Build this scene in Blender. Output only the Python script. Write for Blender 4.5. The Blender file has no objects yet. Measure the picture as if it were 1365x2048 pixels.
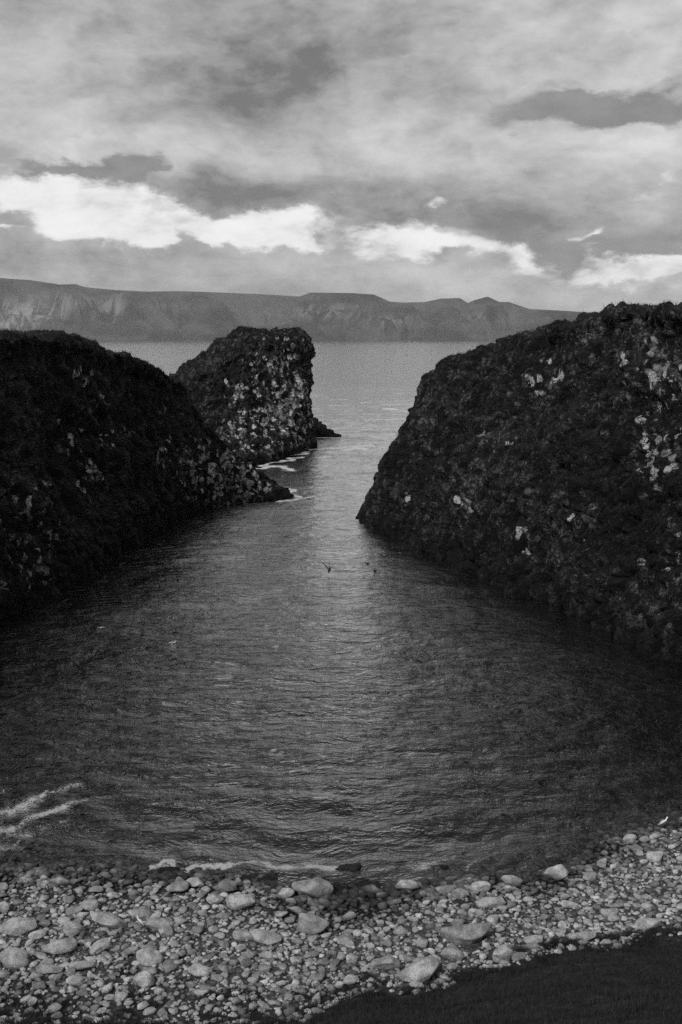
import bpy, bmesh, math, random
import numpy as np
from mathutils import Vector
random.seed(7); RNG = np.random.default_rng(11)
S = bpy.context.scene; COL = S.collection
R = math.radians

# ------------------------------------------------------------------ camera
F, CX, CY, CAMZ = 35/36*2048, 682.5, 1024.0, 15.0
PITCH = math.atan(345.5/F)
cd = bpy.data.cameras.new('camera'); cam = bpy.data.objects.new('camera', cd); COL.objects.link(cam)
cam.location = (0, 0, CAMZ); cam.rotation_euler = (R(90)-PITCH, 0, 0)
cd.sensor_fit = 'VERTICAL'; cd.sensor_height = 36; cd.sensor_width = 24; cd.lens = 35
cd.clip_start = .1; cd.clip_end = 120000
S.camera = cam
cp, sp = math.cos(PITCH), math.sin(PITCH)
def ray(px, py):
    a, b = px-CX, CY-py
    return np.array([a, F*cp+b*sp, -F*sp+b*cp])
def P(px, py, Y):                       # the point seen at that spot of the photo, Y metres ahead
    r = ray(px, py); t = Y/r[1]; return np.array([r[0]*t, Y, CAMZ+r[2]*t])
def G(px, py, z=0.0):                   # the point at height z
    r = ray(px, py); t = (z-CAMZ)/r[2]; return np.array([r[0]*t, r[1]*t, z])

# ------------------------------------------------------------------ noise
def _h(i, j, k, s):
    n = (i.astype(np.int64)*73856093) ^ (j.astype(np.int64)*19349663) ^ (k.astype(np.int64)*83492791) ^ (s*2654435761)
    n &= 0xffffffff
    n = ((n ^ (n >> 16))*0x45d9f3b) & 0xffffffff
    n = ((n ^ (n >> 16))*0x45d9f3b) & 0xffffffff
    return ((n ^ (n >> 16)) & 0xffffff)/float(0x1000000)
def vnoise(p, s=0):
    f = np.floor(p); w = p-f; w = w*w*w*(w*(w*6-15)+10); i, j, k = (f[:, a].astype(np.int64) for a in range(3))
    o = 0
    for a in (0, 1):
        for b in (0, 1):
            for c in (0, 1):
                g = np.where(a, w[:, 0], 1-w[:, 0])*np.where(b, w[:, 1], 1-w[:, 1])*np.where(c, w[:, 2], 1-w[:, 2])
                o = o+g*_h(i+a, j+b, k+c, s)
    return o*2-1
def fbm(p, octs=4, s=0, gain=.5):
    o, a, t = 0, 1.0, 0
    for q in range(octs):
        o = o+a*vnoise(p*(2.03**q)+q*17.3, s+q); t += a; a *= gain
    return o/t*1.5
def worley(p, s=0):
    f = np.floor(p).astype(np.int64); f1 = np.full(len(p), 9.); f2 = f1.copy(); idv = np.zeros(len(p))
    for a in (-1, 0, 1):
        for b in (-1, 0, 1):
            for c in (-1, 0, 1):
                i, j, k = f[:, 0]+a, f[:, 1]+b, f[:, 2]+c
                d = np.sqrt((i+_h(i, j, k, s)-p[:, 0])**2+(j+_h(i, j, k, s+1)-p[:, 1])**2+(k+_h(i, j, k, s+2)-p[:, 2])**2)
                m = d < f1
                f2 = np.where(m, f1, np.minimum(f2, d)); idv = np.where(m, _h(i, j, k, s+3), idv); f1 = np.where(m, d, f1)
    return f1, f2, idv
def sstep(a, b, x):
    t = np.clip((x-a)/(b-a), 0, 1); return t*t*(3-2*t)

# ------------------------------------------------------------------ object helpers
def mesh(name, v, f, mats, smooth=True, attrs=None, parent=None, loc=None):
    v = np.asarray(v, dtype=np.float32)
    if loc is not None: v = v-np.asarray(loc, dtype=np.float32)
    me = bpy.data.meshes.new(name)
    if isinstance(f, np.ndarray):
        n, k = f.shape
        me.vertices.add(len(v)); me.vertices.foreach_set('co', v.ravel())
        me.loops.add(n*k); me.loops.foreach_set('vertex_index', f.astype(np.int32).ravel())
        me.polygons.add(n); me.polygons.foreach_set('loop_start', np.arange(0, n*k, k, dtype=np.int32))
        me.update(calc_edges=True)
    else:
        me.from_pydata(v.tolist(), [], f); me.update()
    me.polygons.foreach_set('use_smooth', np.full(len(me.polygons), smooth))
    for m in (mats if isinstance(mats, (list, tuple)) else [mats]): me.materials.append(m)
    for k2, a in (attrs or {}).items():
        at = me.attributes.new(k2, 'FLOAT', 'POINT'); at.data.foreach_set('value', np.asarray(a, dtype=np.float32))
    o = bpy.data.objects.new(name, me); COL.objects.link(o)
    if loc is not None: o.location = [float(q) for q in loc]
    if parent: o.parent = parent
    return o
def tag(o, label=None, cat=None, group=None, kind=None):
    for k, v in (('label', label), ('category', cat), ('group', group), ('kind', kind)):
        if v: o[k] = v
    return o
def grid_faces(nu, nv, closed=False):   # vertex index = iv*nu+iu
    iu = np.arange(nu if closed else nu-1); iv = np.arange(nv-1)
    a, b = np.meshgrid(iu, iv); a, b = a.ravel(), b.ravel(); a2 = (a+1) % nu
    return np.stack([b*nu+a, b*nu+a2, (b+1)*nu+a2, (b+1)*nu+a], 1)

# ------------------------------------------------------------------ node helper
class NT:
    def __init__(s, tree): s.t = tree; s.n = tree.nodes; s.l = tree.links
    def new(s, typ, **kw):
        n = s.n.new(typ)
        for k, v in kw.items(): setattr(n, k, v)
        return n
    def put(s, sock, v):
        if v is None: return
        if isinstance(v, bpy.types.NodeSocket): s.l.new(v, sock)
        else: sock.default_value = v
    def m(s, op, a, b=None, c=None, clamp=False):
        n = s.new('ShaderNodeMath', operation=op, use_clamp=clamp)
        for i, v in enumerate((a, b, c)): s.put(n.inputs[i], v)
        return n.outputs[0]
    def v(s, op, a, b=None, scale=None):
        n = s.new('ShaderNodeVectorMath', operation=op); s.put(n.inputs[0], a); s.put(n.inputs[1], b)
        if scale is not None: s.put(n.inputs['Scale'], scale)
        return n.outputs[1] if op in ('LENGTH', 'DOT_PRODUCT') else n.outputs[0]
    def noise(s, vec, scale, detail=4, rough=.5, dist=0):
        n = s.new('ShaderNodeTexNoise'); s.put(n.inputs['Vector'], vec); s.put(n.inputs['Scale'], scale)
        s.put(n.inputs['Detail'], detail); s.put(n.inputs['Roughness'], rough); s.put(n.inputs['Distortion'], dist)
        return n
    def vor(s, vec, scale, feature='F1', rnd=1.0):
        n = s.new('ShaderNodeTexVoronoi', feature=feature); s.put(n.inputs['Vector'], vec); s.put(n.inputs['Scale'], scale)
        s.put(n.inputs['Randomness'], rnd); return n
    def ramp(s, x, a, b, lo=0.0, hi=1.0, smooth=True):
        n = s.new('ShaderNodeMapRange'); n.interpolation_type = 'SMOOTHSTEP' if smooth else 'LINEAR'
        for k, v in zip(('Value', 'From Min', 'From Max', 'To Min', 'To Max'), (x, a, b, lo, hi)): s.put(n.inputs[k], v)
        return n.outputs[0]
    def mix(s, f, a, b):
        n = s.new('ShaderNodeMix', data_type='FLOAT'); s.put(n.inputs[0], f); s.put(n.inputs[2], a); s.put(n.inputs[3], b)
        return n.outputs[0]
    def xyz(s, vec):
        n = s.new('ShaderNodeSeparateXYZ'); s.put(n.inputs[0], vec); return n.outputs
    def comb(s, x, y, z):
        n = s.new('ShaderNodeCombineXYZ')
        for i, q in enumerate((x, y, z)): s.put(n.inputs[i], q)
        return n.outputs[0]
    def scl(s, vec, sx, sy, sz): return s.v('MULTIPLY', vec, (sx, sy, sz))
    def attr(s, name): return s.new('ShaderNodeAttribute', attribute_name=name).outputs['Fac']
    def bump(s, h, strength, dist, normal=None):
        n = s.new('ShaderNodeBump'); s.put(n.inputs['Strength'], strength); s.put(n.inputs['Distance'], dist); s.put(n.inputs['Height'], h)
        if normal is not None: s.put(n.inputs['Normal'], normal)
        return n.outputs[0]
def material(name):
    m = bpy.data.materials.new(name); m.use_nodes = True; m.node_tree.nodes.clear(); t = NT(m.node_tree)
    b = t.new('ShaderNodeBsdfPrincipled'); o = t.new('ShaderNodeOutputMaterial'); t.l.new(b.outputs[0], o.inputs[0])
    return m, t, b
def grey(t, b, x): t.put(b.inputs['Base Color'], x)

# ---- rock of the cliffs
def rock_material(name, dark, light, spot_scale):
    m, t, b = material(name)
    g = t.new('ShaderNodeNewGeometry'); pos = g.outputs['Position']; nz = t.xyz(g.outputs['Normal'])[2]
    wn = t.noise(pos, 1.3, 3); wp = t.v('ADD', pos, t.v('SCALE', t.v('SUBTRACT', wn.outputs['Color'], (.5, .5, .5)), scale=.7))
    big = t.noise(pos, .16, 4, .6).outputs[0]; mid = t.noise(wp, 1.1, 6, .65).outputs[0]; fine = t.noise(pos, 9, 6, .75).outputs[0]
    cell = t.vor(wp, spot_scale); cr = t.xyz(cell.outputs['Color'])[0]
    ed = t.vor(t.scl(wp, 1, 1, .7), spot_scale*1.25, 'DISTANCE_TO_EDGE'); crk = t.ramp(ed.outputs['Distance'], .0, .09, .12, 1)
    c2 = t.vor(wp, spot_scale*2.6); cr2 = t.xyz(c2.outputs['Color'])[1]
    k = t.m('ADD', t.m('MULTIPLY', mid, .7), t.m('MULTIPLY', fine, .9))
    k = t.m('ADD', k, t.m('MULTIPLY', big, .6)); k = t.ramp(k, 1.0, 1.34)
    k = t.m('MULTIPLY', k, t.ramp(cr, .15, 1, .15, 1.5)); k = t.m('MULTIPLY', k, t.ramp(cell.outputs['Distance'], .3, .75, 1.1, .4)); k = t.m('MULTIPLY', t.m('MULTIPLY', k, crk), t.ramp(cr2, .1, .9, .45, 1.7))
    base = t.mix(k, dark, light)
    gr = t.m('MULTIPLY', t.ramp(nz, .55, .85), t.ramp(fine, .3, .6, .4, 1))
    base = t.mix(t.m('MULTIPLY', gr, .7), base, t.ramp(fine, .35, .65, .004, .035))
    # pale lichen and guano, in cell-shaped splashes where the attribute says birds sit
    ga = t.attr('guano'); sp1 = t.vor(t.v('ADD', t.scl(wp, 1, 1, .75), (3, 1, 7)), spot_scale*1.15)
    c1 = t.xyz(sp1.outputs['Color'])[1]
    on = t.ramp(t.m('SUBTRACT', t.m('ADD', c1, ga), 1.0), -.02, .12)
    on = t.m('MULTIPLY', on, t.ramp(t.m('ADD', sp1.outputs['Distance'], t.m('MULTIPLY', t.m('SUBTRACT', fine, .5), .9)), .66, .44))
    on = t.m('MULTIPLY', on, t.ramp(t.m('ADD', t.noise(pos, 4.2, 6, .75).outputs[0], t.m('MULTIPLY', ga, .14)), .44, .56))
    base = t.mix(on, base, t.ramp(t.m('ADD', c1, t.m('MULTIPLY', fine, .5)), .5, 1.4, .3, .8))
    pz = t.xyz(pos)[2]
    wet = t.ramp(t.m('ADD', pz, t.m('MULTIPLY', mid, 1.2)), 1.0, 2.1, .35, 1)     # tide-wetted, weed-dark foot
    grey(t, b, t.m('MULTIPLY', base, wet))
    t.put(b.inputs['Roughness'], .85); b.inputs['Specular IOR Level'].default_value = .25
    h = t.m('ADD', t.m('MULTIPLY', fine, 1.0), t.m('MULTIPLY', cell.outputs['Distance'], -.9))
    h = t.m('ADD', h, t.m('MULTIPLY', t.noise(pos, 2.6, 6, .72).outputs[0], 1.2)); h = t.m('ADD', h, t.m('MULTIPLY', crk, .35))
    t.put(b.inputs['Normal'], t.bump(h, 1.0, .35))
    return m
M = {}
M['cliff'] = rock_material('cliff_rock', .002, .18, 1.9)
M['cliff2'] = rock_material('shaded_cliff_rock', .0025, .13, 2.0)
M['stack'] = rock_material('stack_rock', .005, .22, 1.5)

# ---- stones
def stone_material(name, lo, hi):
    m, t, b = material(name)
    g = t.new('ShaderNodeNewGeometry'); pos = g.outputs['Position']
    oi = t.new('ShaderNodeObjectInfo').outputs['Random']
    r = t.m('FRACT', t.m('ADD', t.attr('tone'), oi))
    n = t.noise(pos, 4, 5, .65).outputs[0]; f = t.noise(pos, 38, 4, .7).outputs[0]
    base = t.mix(t.m('POWER', r, .85), lo, hi)
    base = t.m('MULTIPLY', base, t.ramp(n, .35, .65, .6, 1.2)); base = t.m('MULTIPLY', base, t.ramp(f, .35, .65, .65, 1.25))
    wet = t.ramp(t.m('ADD', t.xyz(pos)[2], t.m('MULTIPLY', t.noise(pos, .9, 3).outputs[0], .22)), .20, .42, .13, 1)
    grey(t, b, t.m('MULTIPLY', base, wet)); t.put(b.inputs['Roughness'], t.ramp(wet, .2, 1, .35, .85, False))
    b.inputs['Specular IOR Level'].default_value = .3
    t.put(b.inputs['Normal'], t.bump(t.m('ADD', f, n), .8, .06))
    return m
M['stone'] = stone_material('beach_stone', .12, .56)
M['pebble'] = stone_material('beach_pebble', .10, .60)
M['wetrock'] = stone_material('weedy_rock', .01, .05)

# ---- ground
m, t, b = material('shore_ground'); M['ground'] = m
g = t.new('ShaderNodeNewGeometry'); pos = g.outputs['Position']
v1 = t.vor(pos, 9); v2 = t.vor(pos, 21)
c = t.m('MULTIPLY', t.xyz(v1.outputs['Color'])[0], t.ramp(v1.outputs['Distance'], .1, .6, 1, .3))
base = t.mix(c, .03, .18)
gm = t.attr('grassy')
base = t.mix(t.m('MULTIPLY', gm, t.ramp(t.noise(pos, 5, 4).outputs[0], .3, .55, .6, 1)), base, .018)
wet = t.ramp(t.m('ADD', t.xyz(pos)[2], t.m('MULTIPLY', t.noise(pos, .9, 3).outputs[0], .22)), .20, .42, .10, 1)
grey(t, b, t.m('MULTIPLY', base, wet)); t.put(b.inputs['Roughness'], .9); b.inputs['Specular IOR Level'].default_value = .2
t.put(b.inputs['Normal'], t.bump(t.m('ADD', t.m('MULTIPLY', v1.outputs['Distance'], -1), t.m('MULTIPLY', v2.outputs['Distance'], -.4)), .9, .06))

def grass_material(name, lo, hi):
    m, t, b = material(name)
    g = t.new('ShaderNodeNewGeometry')
    n = t.noise(g.outputs['Position'], .8, 4).outputs[0]
    k = t.m('ADD', t.m('MULTIPLY', t.attr('tone'), .7), t.m('MULTIPLY', n, .5))
    grey(t, b, t.mix(k, lo, hi)); t.put(b.inputs['Roughness'], .7); b.inputs['Specular IOR Level'].default_value = .15
    return m
M['grass'] = grass_material('grass_blades', .002, .036)
M['turf'] = grass_material('cliff_grass', .004, .05)

# ---- mountains
m, t, b = material('mountain_slopes'); M['mount'] = m
g = t.new('ShaderNodeNewGeometry'); pos = g.outputs['Position']; px_, py_, pz_ = t.xyz(pos)
n1 = t.noise(t.scl(pos, .0012, .0012, .003), 1, 6, .6).outputs[0]
n2 = t.noise(t.scl(pos, .006, .006, .0012), 1, 5, .65, .4).outputs[0]
base = t.mix(t.ramp(n1, .38, .62), .012, .07)
fan = t.m('MULTIPLY', t.ramp(n2, .44, .6), t.attr('scree'))
base = t.mix(fan, base, .27)
grey(t, b, base); t.put(b.inputs['Roughness'], 1); b.inputs['Specular IOR Level'].default_value = 0
t.put(b.inputs['Normal'], t.bump(n2, .8, 110))

# ---- water
m, t, b = material('sea_water'); M['water'] = m
g = t.new('ShaderNodeNewGeometry'); pos = g.outputs['Position']; x_, y_, z_ = t.xyz(pos)
wv = t.v('ADD', pos, t.v('SCALE', t.noise(pos, .12, 2).outputs['Color'], scale=3.0))
a1 = t.noise(t.scl(wv, .9, 1.8, 1), 1.2, 4, .6, .3).outputs[0]
a2 = t.noise(t.scl(wv, 1.0, 1.9, 1), 3.4, 5, .65, .3).outputs[0]
a3 = t.noise(t.scl(wv, .12, .5, 1), 1.0, 4, .65).outputs[0]
a1 = t.m('POWER', t.m('ABSOLUTE', a1), 1.3); h = t.m('ADD', t.m('MULTIPLY', a1, .20), t.m('MULTIPLY', a2, .030)); h = t.m('ADD', h, t.m('MULTIPLY', a3, .14))
h = t.m('MULTIPLY', h, t.ramp(y_, 26, 80, 1.15, .6)); nrm = t.bump(h, 1.0, 1.0)
fo = t.attr('foam'); fn = t.noise(t.scl(pos, 1, 1.4, 1), 7.5, 7, .78, 1.8).outputs[0]; fn = t.m('ADD', t.m('MULTIPLY', t.m('SUBTRACT', fn, .5), 2.4), .5); fo = t.m('MINIMUM', fo, 1.0)
fm = t.m("MULTIPLY", t.ramp(t.m("ADD", t.m("MULTIPLY", fo, .55), fn), .70, 1.02), t.ramp(fo, .12, .5))
kel = t.attr('shallow'); kn = t.noise(pos, 1.6, 5, .7).outputs[0]
body = t.mix(t.m('MULTIPLY', kel, t.ramp(kn, .42, .66)), .003, .03)
b2 = t.new('ShaderNodeBsdfDiffuse'); grey(t, b, body)
t.put(b.inputs['Roughness'], .07); b.inputs['IOR'].default_value = 1.9; t.put(b.inputs['Normal'], nrm)
gl = t.new('ShaderNodeBsdfAnisotropic'); gl.inputs['Color'].default_value = (1, 1, 1, 1); gl.inputs['Roughness'].default_value = .06; t.put(gl.inputs['Normal'], nrm)
b3 = t.new('ShaderNodeBsdfDiffuse'); grey(t, b3, body) if False else t.put(b3.inputs[0], body)
lw = t.new('ShaderNodeLayerWeight'); lw.inputs['Blend'].default_value = .5; t.put(lw.inputs['Normal'], nrm)
rf = t.m('MINIMUM', t.m('ADD', t.m('MULTIPLY', t.m('POWER', lw.outputs['Facing'], 4.8), 3.2), .02), .95)
wsh = t.new('ShaderNodeMixShader'); t.put(wsh.inputs[0], rf); t.l.new(b3.outputs[0], wsh.inputs[1]); t.l.new(gl.outputs[0], wsh.inputs[2])
b2.inputs[0].default_value = (.75, .75, .75, 1)
t.put(b2.inputs['Normal'], t.bump(fn, .8, .15))
mx = t.new('ShaderNodeMixShader'); t.put(mx.inputs[0], fm); t.l.new(wsh.outputs[0], mx.inputs[1]); t.l.new(b2.outputs[0], mx.inputs[2])
out = [n for n in t.n if n.bl_idname == 'ShaderNodeOutputMaterial'][0]; t.l.new(mx.outputs[0], out.inputs[0])

def plain(name, c, rough=.6):
    m, t, b = material(name); n = t.noise(t.new('ShaderNodeNewGeometry').outputs['Position'], 30, 3).outputs[0]
    grey(t, b, t.m('MULTIPLY', c, t.ramp(n, .3, .7, .8, 1.1))); t.put(b.inputs['Roughness'], rough); return m
M['dark_f'] = plain('dark_feathers', .012); M['white_f'] = plain('white_feathers', .75); M['grey_f'] = plain('grey_feathers', .35); M['beak'] = plain('beak', .2)

# ------------------------------------------------------------------ terrain height
shore_px = [(-900, 1700), (-300, 1735), (0, 1742), (200, 1745), (400, 1752), (560, 1782), (700, 1790), (860, 1778), (930, 1765), (1100, 1735), (1200, 1690), (1280, 1665), (1365, 1640), (1600, 1580), (2000, 1520)]
sg = np.array([G(*q) for q in shore_px])
def shore(x): return np.interp(x, sg[:, 0], sg[:, 1])
def beach_z(x, y):
    d = shore(x)-y
    return np.where(d > 0, .03+.115*d, np.maximum(.03+.17*d, -5))
edge_px = [(-600, 2050), (-100, 2035), (0, 2030), (200, 2040), (400, 2052), (560, 2042), (660, 2018), (760, 1988), (850, 1962), (940, 1932), (1050, 1912), (1150, 1897), (1250, 1882), (1365, 1866), (1700, 1820)]
eg = []
for q in edge_px:
    z = .8
    for _ in range(6):
        p = G(q[0], q[1], z); z = float(beach_z(p[0], p[1]))
    eg.append(p)
eg = np.array(eg)
def gedge(x):
    x = np.asarray(x, float); o_ = np.zeros(x.size); q_ = np.stack([x.ravel()/1.6, o_, o_], 1)
    return np.interp(x, eg[:, 0], eg[:, 1])+(fbm(q_, 4, 303)*np.where(x.ravel() < 0, .22, .38)).reshape(x.shape)
def terrain(x, y):
    z = beach_z(x, y); e = gedge(x); d = e-y; zb = beach_z(x, e)
    tt = np.clip(d/(e-1.5), 0, 1)
    up = zb+(13.35-zb)*tt**1.12
    z = np.where(d > 0, up, z)
    pts = np.stack([x, y, 0*x], 1)
    z = z+fbm(pts/3.0, 3, 5)*.10*sstep(-6, 0, shore(x)-y+6)+np.where(d > 0, fbm(pts/1.2, 3, 9)*.10*np.clip(d, 0, 1)*np.clip((y-.5)/2, .2, 1), 0)
    return z
xs = np.concatenate([np.linspace(-160, -31, 30), np.linspace(-30, 30, 420), np.linspace(31, 160, 30)])
ys = np.concatenate([np.linspace(-160, -6, 25), np.linspace(-5, 36, 330), np.linspace(37, 260, 40)])
X, Y = np.meshgrid(xs, ys); X, Y = X.ravel(), Y.ravel()
Z = terrain(X, Y)
gx = sstep(-.5, .8, gedge(X)-Y+fbm(np.stack([X, Y, 0*X], 1)/1.1, 3, 21)*1.0)
gx = np.maximum(gx, .7*sstep(1.0, .3, Y-gedge(X)-np.clip((-X)*.18, 0, 1.3)+fbm(np.stack([X, Y, 0*X], 1)/.7, 3, 23)*.9)*sstep(5, 0, X))
tag(mesh('ground', np.stack([X, Y, Z], 1), grid_faces(len(xs), len(ys)), M['ground'], attrs={'grassy': gx}), kind='structure')

# ------------------------------------------------------------------ lofted rock masses
def cat(Pm, t, closed):
    n = len(Pm)
    if closed: t = np.mod(t, n); i = np.floor(t).astype(int) % n; idx = [(i-1) % n, i, (i+1) % n, (i+2) % n]
    else: i = np.clip(np.floor(t).astype(int), 0, n-2); idx = [np.clip(i-1, 0, n-1), i, i+1, np.clip(i+2, 0, n-1)]
    w = (t-i)[:, None] if not closed else (t-np.floor(t))[:, None]
    sh = (len(t),)+(1,)*(Pm.ndim-1); w = w.reshape(sh)
    a, b_, c_, d_ = (Pm[q] for q in idx)
    return .5*(2*b_+(c_-a)*w+(2*a-5*b_+4*c_-d_)*w*w+(3*b_-a-3*c_+d_)*w**3)
def loft(rows, nu, nv, closed=False, vw=None, uw=None):
    A = np.array(rows, dtype=float)               # rows x points x 3
    n = A.shape[1]
    if uw is None:
        L = np.linalg.norm(np.diff(A.mean(0) if not closed else np.vstack([A.mean(0), A.mean(0)[:1]]), axis=0), axis=1)
    else: L = np.array(uw, float)
    cum = np.concatenate([[0], np.cumsum(L)]); cum /= cum[-1]
    tu = np.interp(np.linspace(0, 1, nu, endpoint=not closed), cum, np.arange(len(cum)))
    B = cat(A.transpose(1, 0, 2), tu, closed)      # nu x rows x 3
    B = B.transpose(1, 0, 2)
    Lv = np.array(vw, float); cv = np.concatenate([[0], np.cumsum(Lv)]); cv /= cv[-1]
    tv = np.interp(np.linspace(0, 1, nv), cv, np.arange(len(cv)))
    return cat(B, tv, False)                       # nv x nu x 3
def rockify(Vg, closed=False, amp=1.0, seed=0, guano=None, keep=None):
    nv, nu, _ = Vg.shape
    if closed: du = np.roll(Vg, -1, 1)-np.roll(Vg, 1, 1)
    else: du = np.gradient(Vg, axis=1)
    dv = np.gradient(Vg, axis=0)
    n = np.cross(du, dv); ln = np.linalg.norm(n, axis=2, keepdims=True); n = n/np.maximum(ln, 1e-6)
    # blur the normals so that displaced faces do not fold
    for _ in range(6):
        n[:, 1:-1] = (n[:, :-2]+n[:, 1:-1]*2+n[:, 2:])/4; n[1:-1] = (n[:-2]+n[1:-1]*2+n[2:])/4
    n = n/np.maximum(np.linalg.norm(n, axis=2, keepdims=True), 1e-6)
    p = Vg.reshape(-1, 3); n = n.reshape(-1, 3)
    wp = p+np.stack([fbm(p/2.5, 2, seed+40), fbm(p/2.5, 2, seed+41), fbm(p/2.5, 2, seed+42)], 1)*.5
    f1, f2, cid = worley(wp/1.7, seed+1); g1, g2, gid = worley(wp/.75, seed+5)
    d = fbm(p/6.5, 3, seed)*.95+(.5-f1)*.75*(.4+cid)+(.5-g1)*.5*(.4+gid)+fbm(p/1.3, 4, seed+9)*.42
    e1, e2, eid = worley(wp/np.array([1.1, 1.1, 1.9]), seed+15); d = d-.42*np.exp(-(e2-e1)/.09)+.35*(eid-.5)*sstep(.03, .12, e2-e1)
    h1, h2, hid = worley(p/.42, seed+25); d = d+.17*(hid-.5)*sstep(.02, .15, h2-h1)-.06*np.exp(-(h2-h1)/.1)
    d = d-.55*(1-sstep(0, .35, np.abs(fbm(p*np.array([.22, .22, .07]), 3, seed+60))))   # gullies running down
    k = 1.0 if keep is None else keep.reshape(-1)
    q = p+n*(d*amp*k)[:, None]
    q[:, 2] += fbm(p/1.1, 3, seed+70)*.12*amp
    ga = np.zeros(len(p))
    for (c, r, s) in (guano or []):
        c = np.array(c); dr = c-np.array([0, 0, CAMZ]); Lr = np.linalg.norm(dr); dr = dr/Lr; w_ = q-np.array([0, 0, CAMZ]); al = w_@dr; off = np.linalg.norm(w_-al[:, None]*dr, axis=1); near = np.where((off < .45) & (al > 20))[0]
        c = p[near[np.argmin(al[near])]] if len(near) else c
        dd = np.linalg.norm((p-np.array(c))/np.array(r), axis=1); ga = np.maximum(ga, s*np.exp(-dd**2))
    return q, ga, n

def crestpts(L): return [P(*q) for q in L]
def G2(L): return [G(*q) for q in L]

CL = {}
# right headland -------------------------------------------------------
cr = crestpts([(714, 1030, 84.6), (738, 975, 85.5), (768, 905, 86.5), (812, 838, 87), (862, 748, 87), (903, 706, 86), (985, 688, 83), (1030, 664, 78), (1092, 660, 74), (1115, 645, 71), (1200, 626, 66), (1280, 610, 60), (1370, 616, 55), (1480, 620, 49)])
cr += [np.array([25, 37, 18.5]), np.array([27, 26, 18.5]), np.array([33, 8, 17.]), np.array([34, -20, 16.])]
ft = G2([(712, 1036), (722, 1043), (745, 1058), (775, 1078), (810, 1098), (860, 1125), (930, 1160), (1000, 1188), (1075, 1212), (1140, 1240), (1215, 1272), (1290, 1305), (1370, 1342)])
ft += [np.array([16.2, 40., 0]), np.array([17, 35, 0.]), np.array([19.5, 26., 0.5]), np.array([24, 8., 1.]), np.array([24.5, -20, 1.])]
ft = np.array(ft); cr = np.array(cr)
ftb = ft+np.array([0, 0, -3.0]); ftb[:, 0] -= .8
def midrow(f, c, a, b_, out=0):
    m = f+(c-f)*np.array([a, a, b_]); return m
m1 = midrow(ft, cr, .2, .36); m2 = midrow(ft, cr, .45, .68); m3 = midrow(ft, cr, .72, .90)
back = cr.copy(); bfoot = cr.copy(); bdeep = cr.copy()
for i in range(len(cr)):
    k = min(1, i/7); off = np.array([.25+9*k, 1.5+8*k, 0])
    if i > 11: off = np.array([16, 3, 0.])
    back[i] = cr[i]+off; back[i][2] = cr[i][2]*(.85 if i < 6 else .9)-(.3 if i < 6 else -.0)
    bfoot[i] = cr[i]+off*np.array([1.6, 1.9, 0])+np.array([1.5, 4, 0])*min(1, .3+i/5); bfoot[i][2] = -.5 if i < 11 else 12
    bdeep[i] = bfoot[i]+np.array([1, 1, 0]); bdeep[i][2] = -4 if i < 11 else 10
Vg = loft([ftb, ft, m1, m2, m3, cr, back, bfoot, bdeep], 900, 470, vw=[2.0, 5, 5, 4, 3.5, 4, 5, 2])
gu = [(P(x, y, d), (r*.8, r*1.1, r*.8), s*.95) for x, y, d, r, s in [
    (1290, 700, 60, .7, 1.1), (1300, 748, 60, 1.0, 1.3), (1312, 795, 58, .8, 1.2), (1347, 762, 56, .7, 1.1), (1360, 785, 55, .9, 1.2), (1300, 815, 58, .7, .9), (1226, 703, 65, .7, .9), (1112, 722, 71, .6, 1.0), (1108, 746, 71, .6, 1.0), (1087, 710, 72, .4, 1.0), (1050, 750, 74, .8, .6),
    (1262, 778, 60, .7, .8), (1238, 745, 62, .5, .9), (1305, 892, 54, 1.1, 1.3), (1285, 865, 54, .8, .8), (1340, 915, 52, .5, .7), (1290, 970, 52, .6, .8), (1160, 670, 68, .8, .5), (1255, 880, 56, .7, .4),
    (1030, 1100, 56, 1.2, .2), (917, 1017, 68, .8, .9), (1030, 1050, 60, 1.0, .35), (1150, 1040, 55, 2, .2), (797, 1000, 80, .5, .7), (1330, 1080, 48, 2.4, .16), (960, 860, 80, 1.2, .35), (1020, 872, 75, .6, .5), (1200, 1065, 50, .7, .45), (1300, 1130, 46, 2, .14)]]
kp = (1-.4*np.exp(-((np.linspace(0, 1, 470)-.63)/.12)**2))[:, None]*np.ones((1, 900))
q, ga, nn = rockify(Vg, seed=3, guano=gu, amp=.95, keep=kp*sstep(-.004, .03, np.linspace(0, 1, 900))[None, :])
CL['right'] = tag(mesh('right_cliff', q, grid_faces(900, 470), M['cliff'], smooth=False, attrs={'guano': ga}), 'dark grass-topped rock headland on the right side of the inlet, sloping down to its tip', None, None, 'structure')
RQ = (q, nn, 900, 470)
# left headland --------------------------------------------------------
cr = [np.array([-34, -20, 15.]), np.array([-33, 8, 15.5]), np.array([-32, 26, 15.8]), np.array([-30, 42, 16.])]
cr += crestpts([(-200, 650, 54), (-90, 660, 59), (0, 666, 63), (60, 667, 67), (130, 670, 72), (190, 694, 76), (240, 706, 80), (285, 722, 83), (330, 746, 87), (356, 762, 90), (385, 815, 92), (430, 872, 94), (490, 925, 95.5), (530, 956, 96), (560, 975, 95.5), (586, 993, 95)])
ft = [np.array([-24, -20, 1.]), np.array([-23, 8, 1.]), np.array([-22, 24, .6]), np.array([-21.5, 36, 0.])]
ft += [np.array([-20.8, 44, 0.]), np.array([-19.6, 49, 0.])]
ft += G2([(0, 1245), (50, 1222), (110, 1190), (165, 1158), (215, 1125), (262, 1092), (310, 1062), (355, 1040), (400, 1022), (440, 1012), (490, 1005), (530, 1003), (562, 1001), (586, 998)])
ft = np.array(ft); cr = np.array(cr); ftb = ft+np.array([0, 0, -3.0]); ftb[:, 0] += .8
m1 = midrow(ft, cr, .2, .34); m2 = midrow(ft, cr, .45, .65); m3 = midrow(ft, cr, .72, .88)
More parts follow.
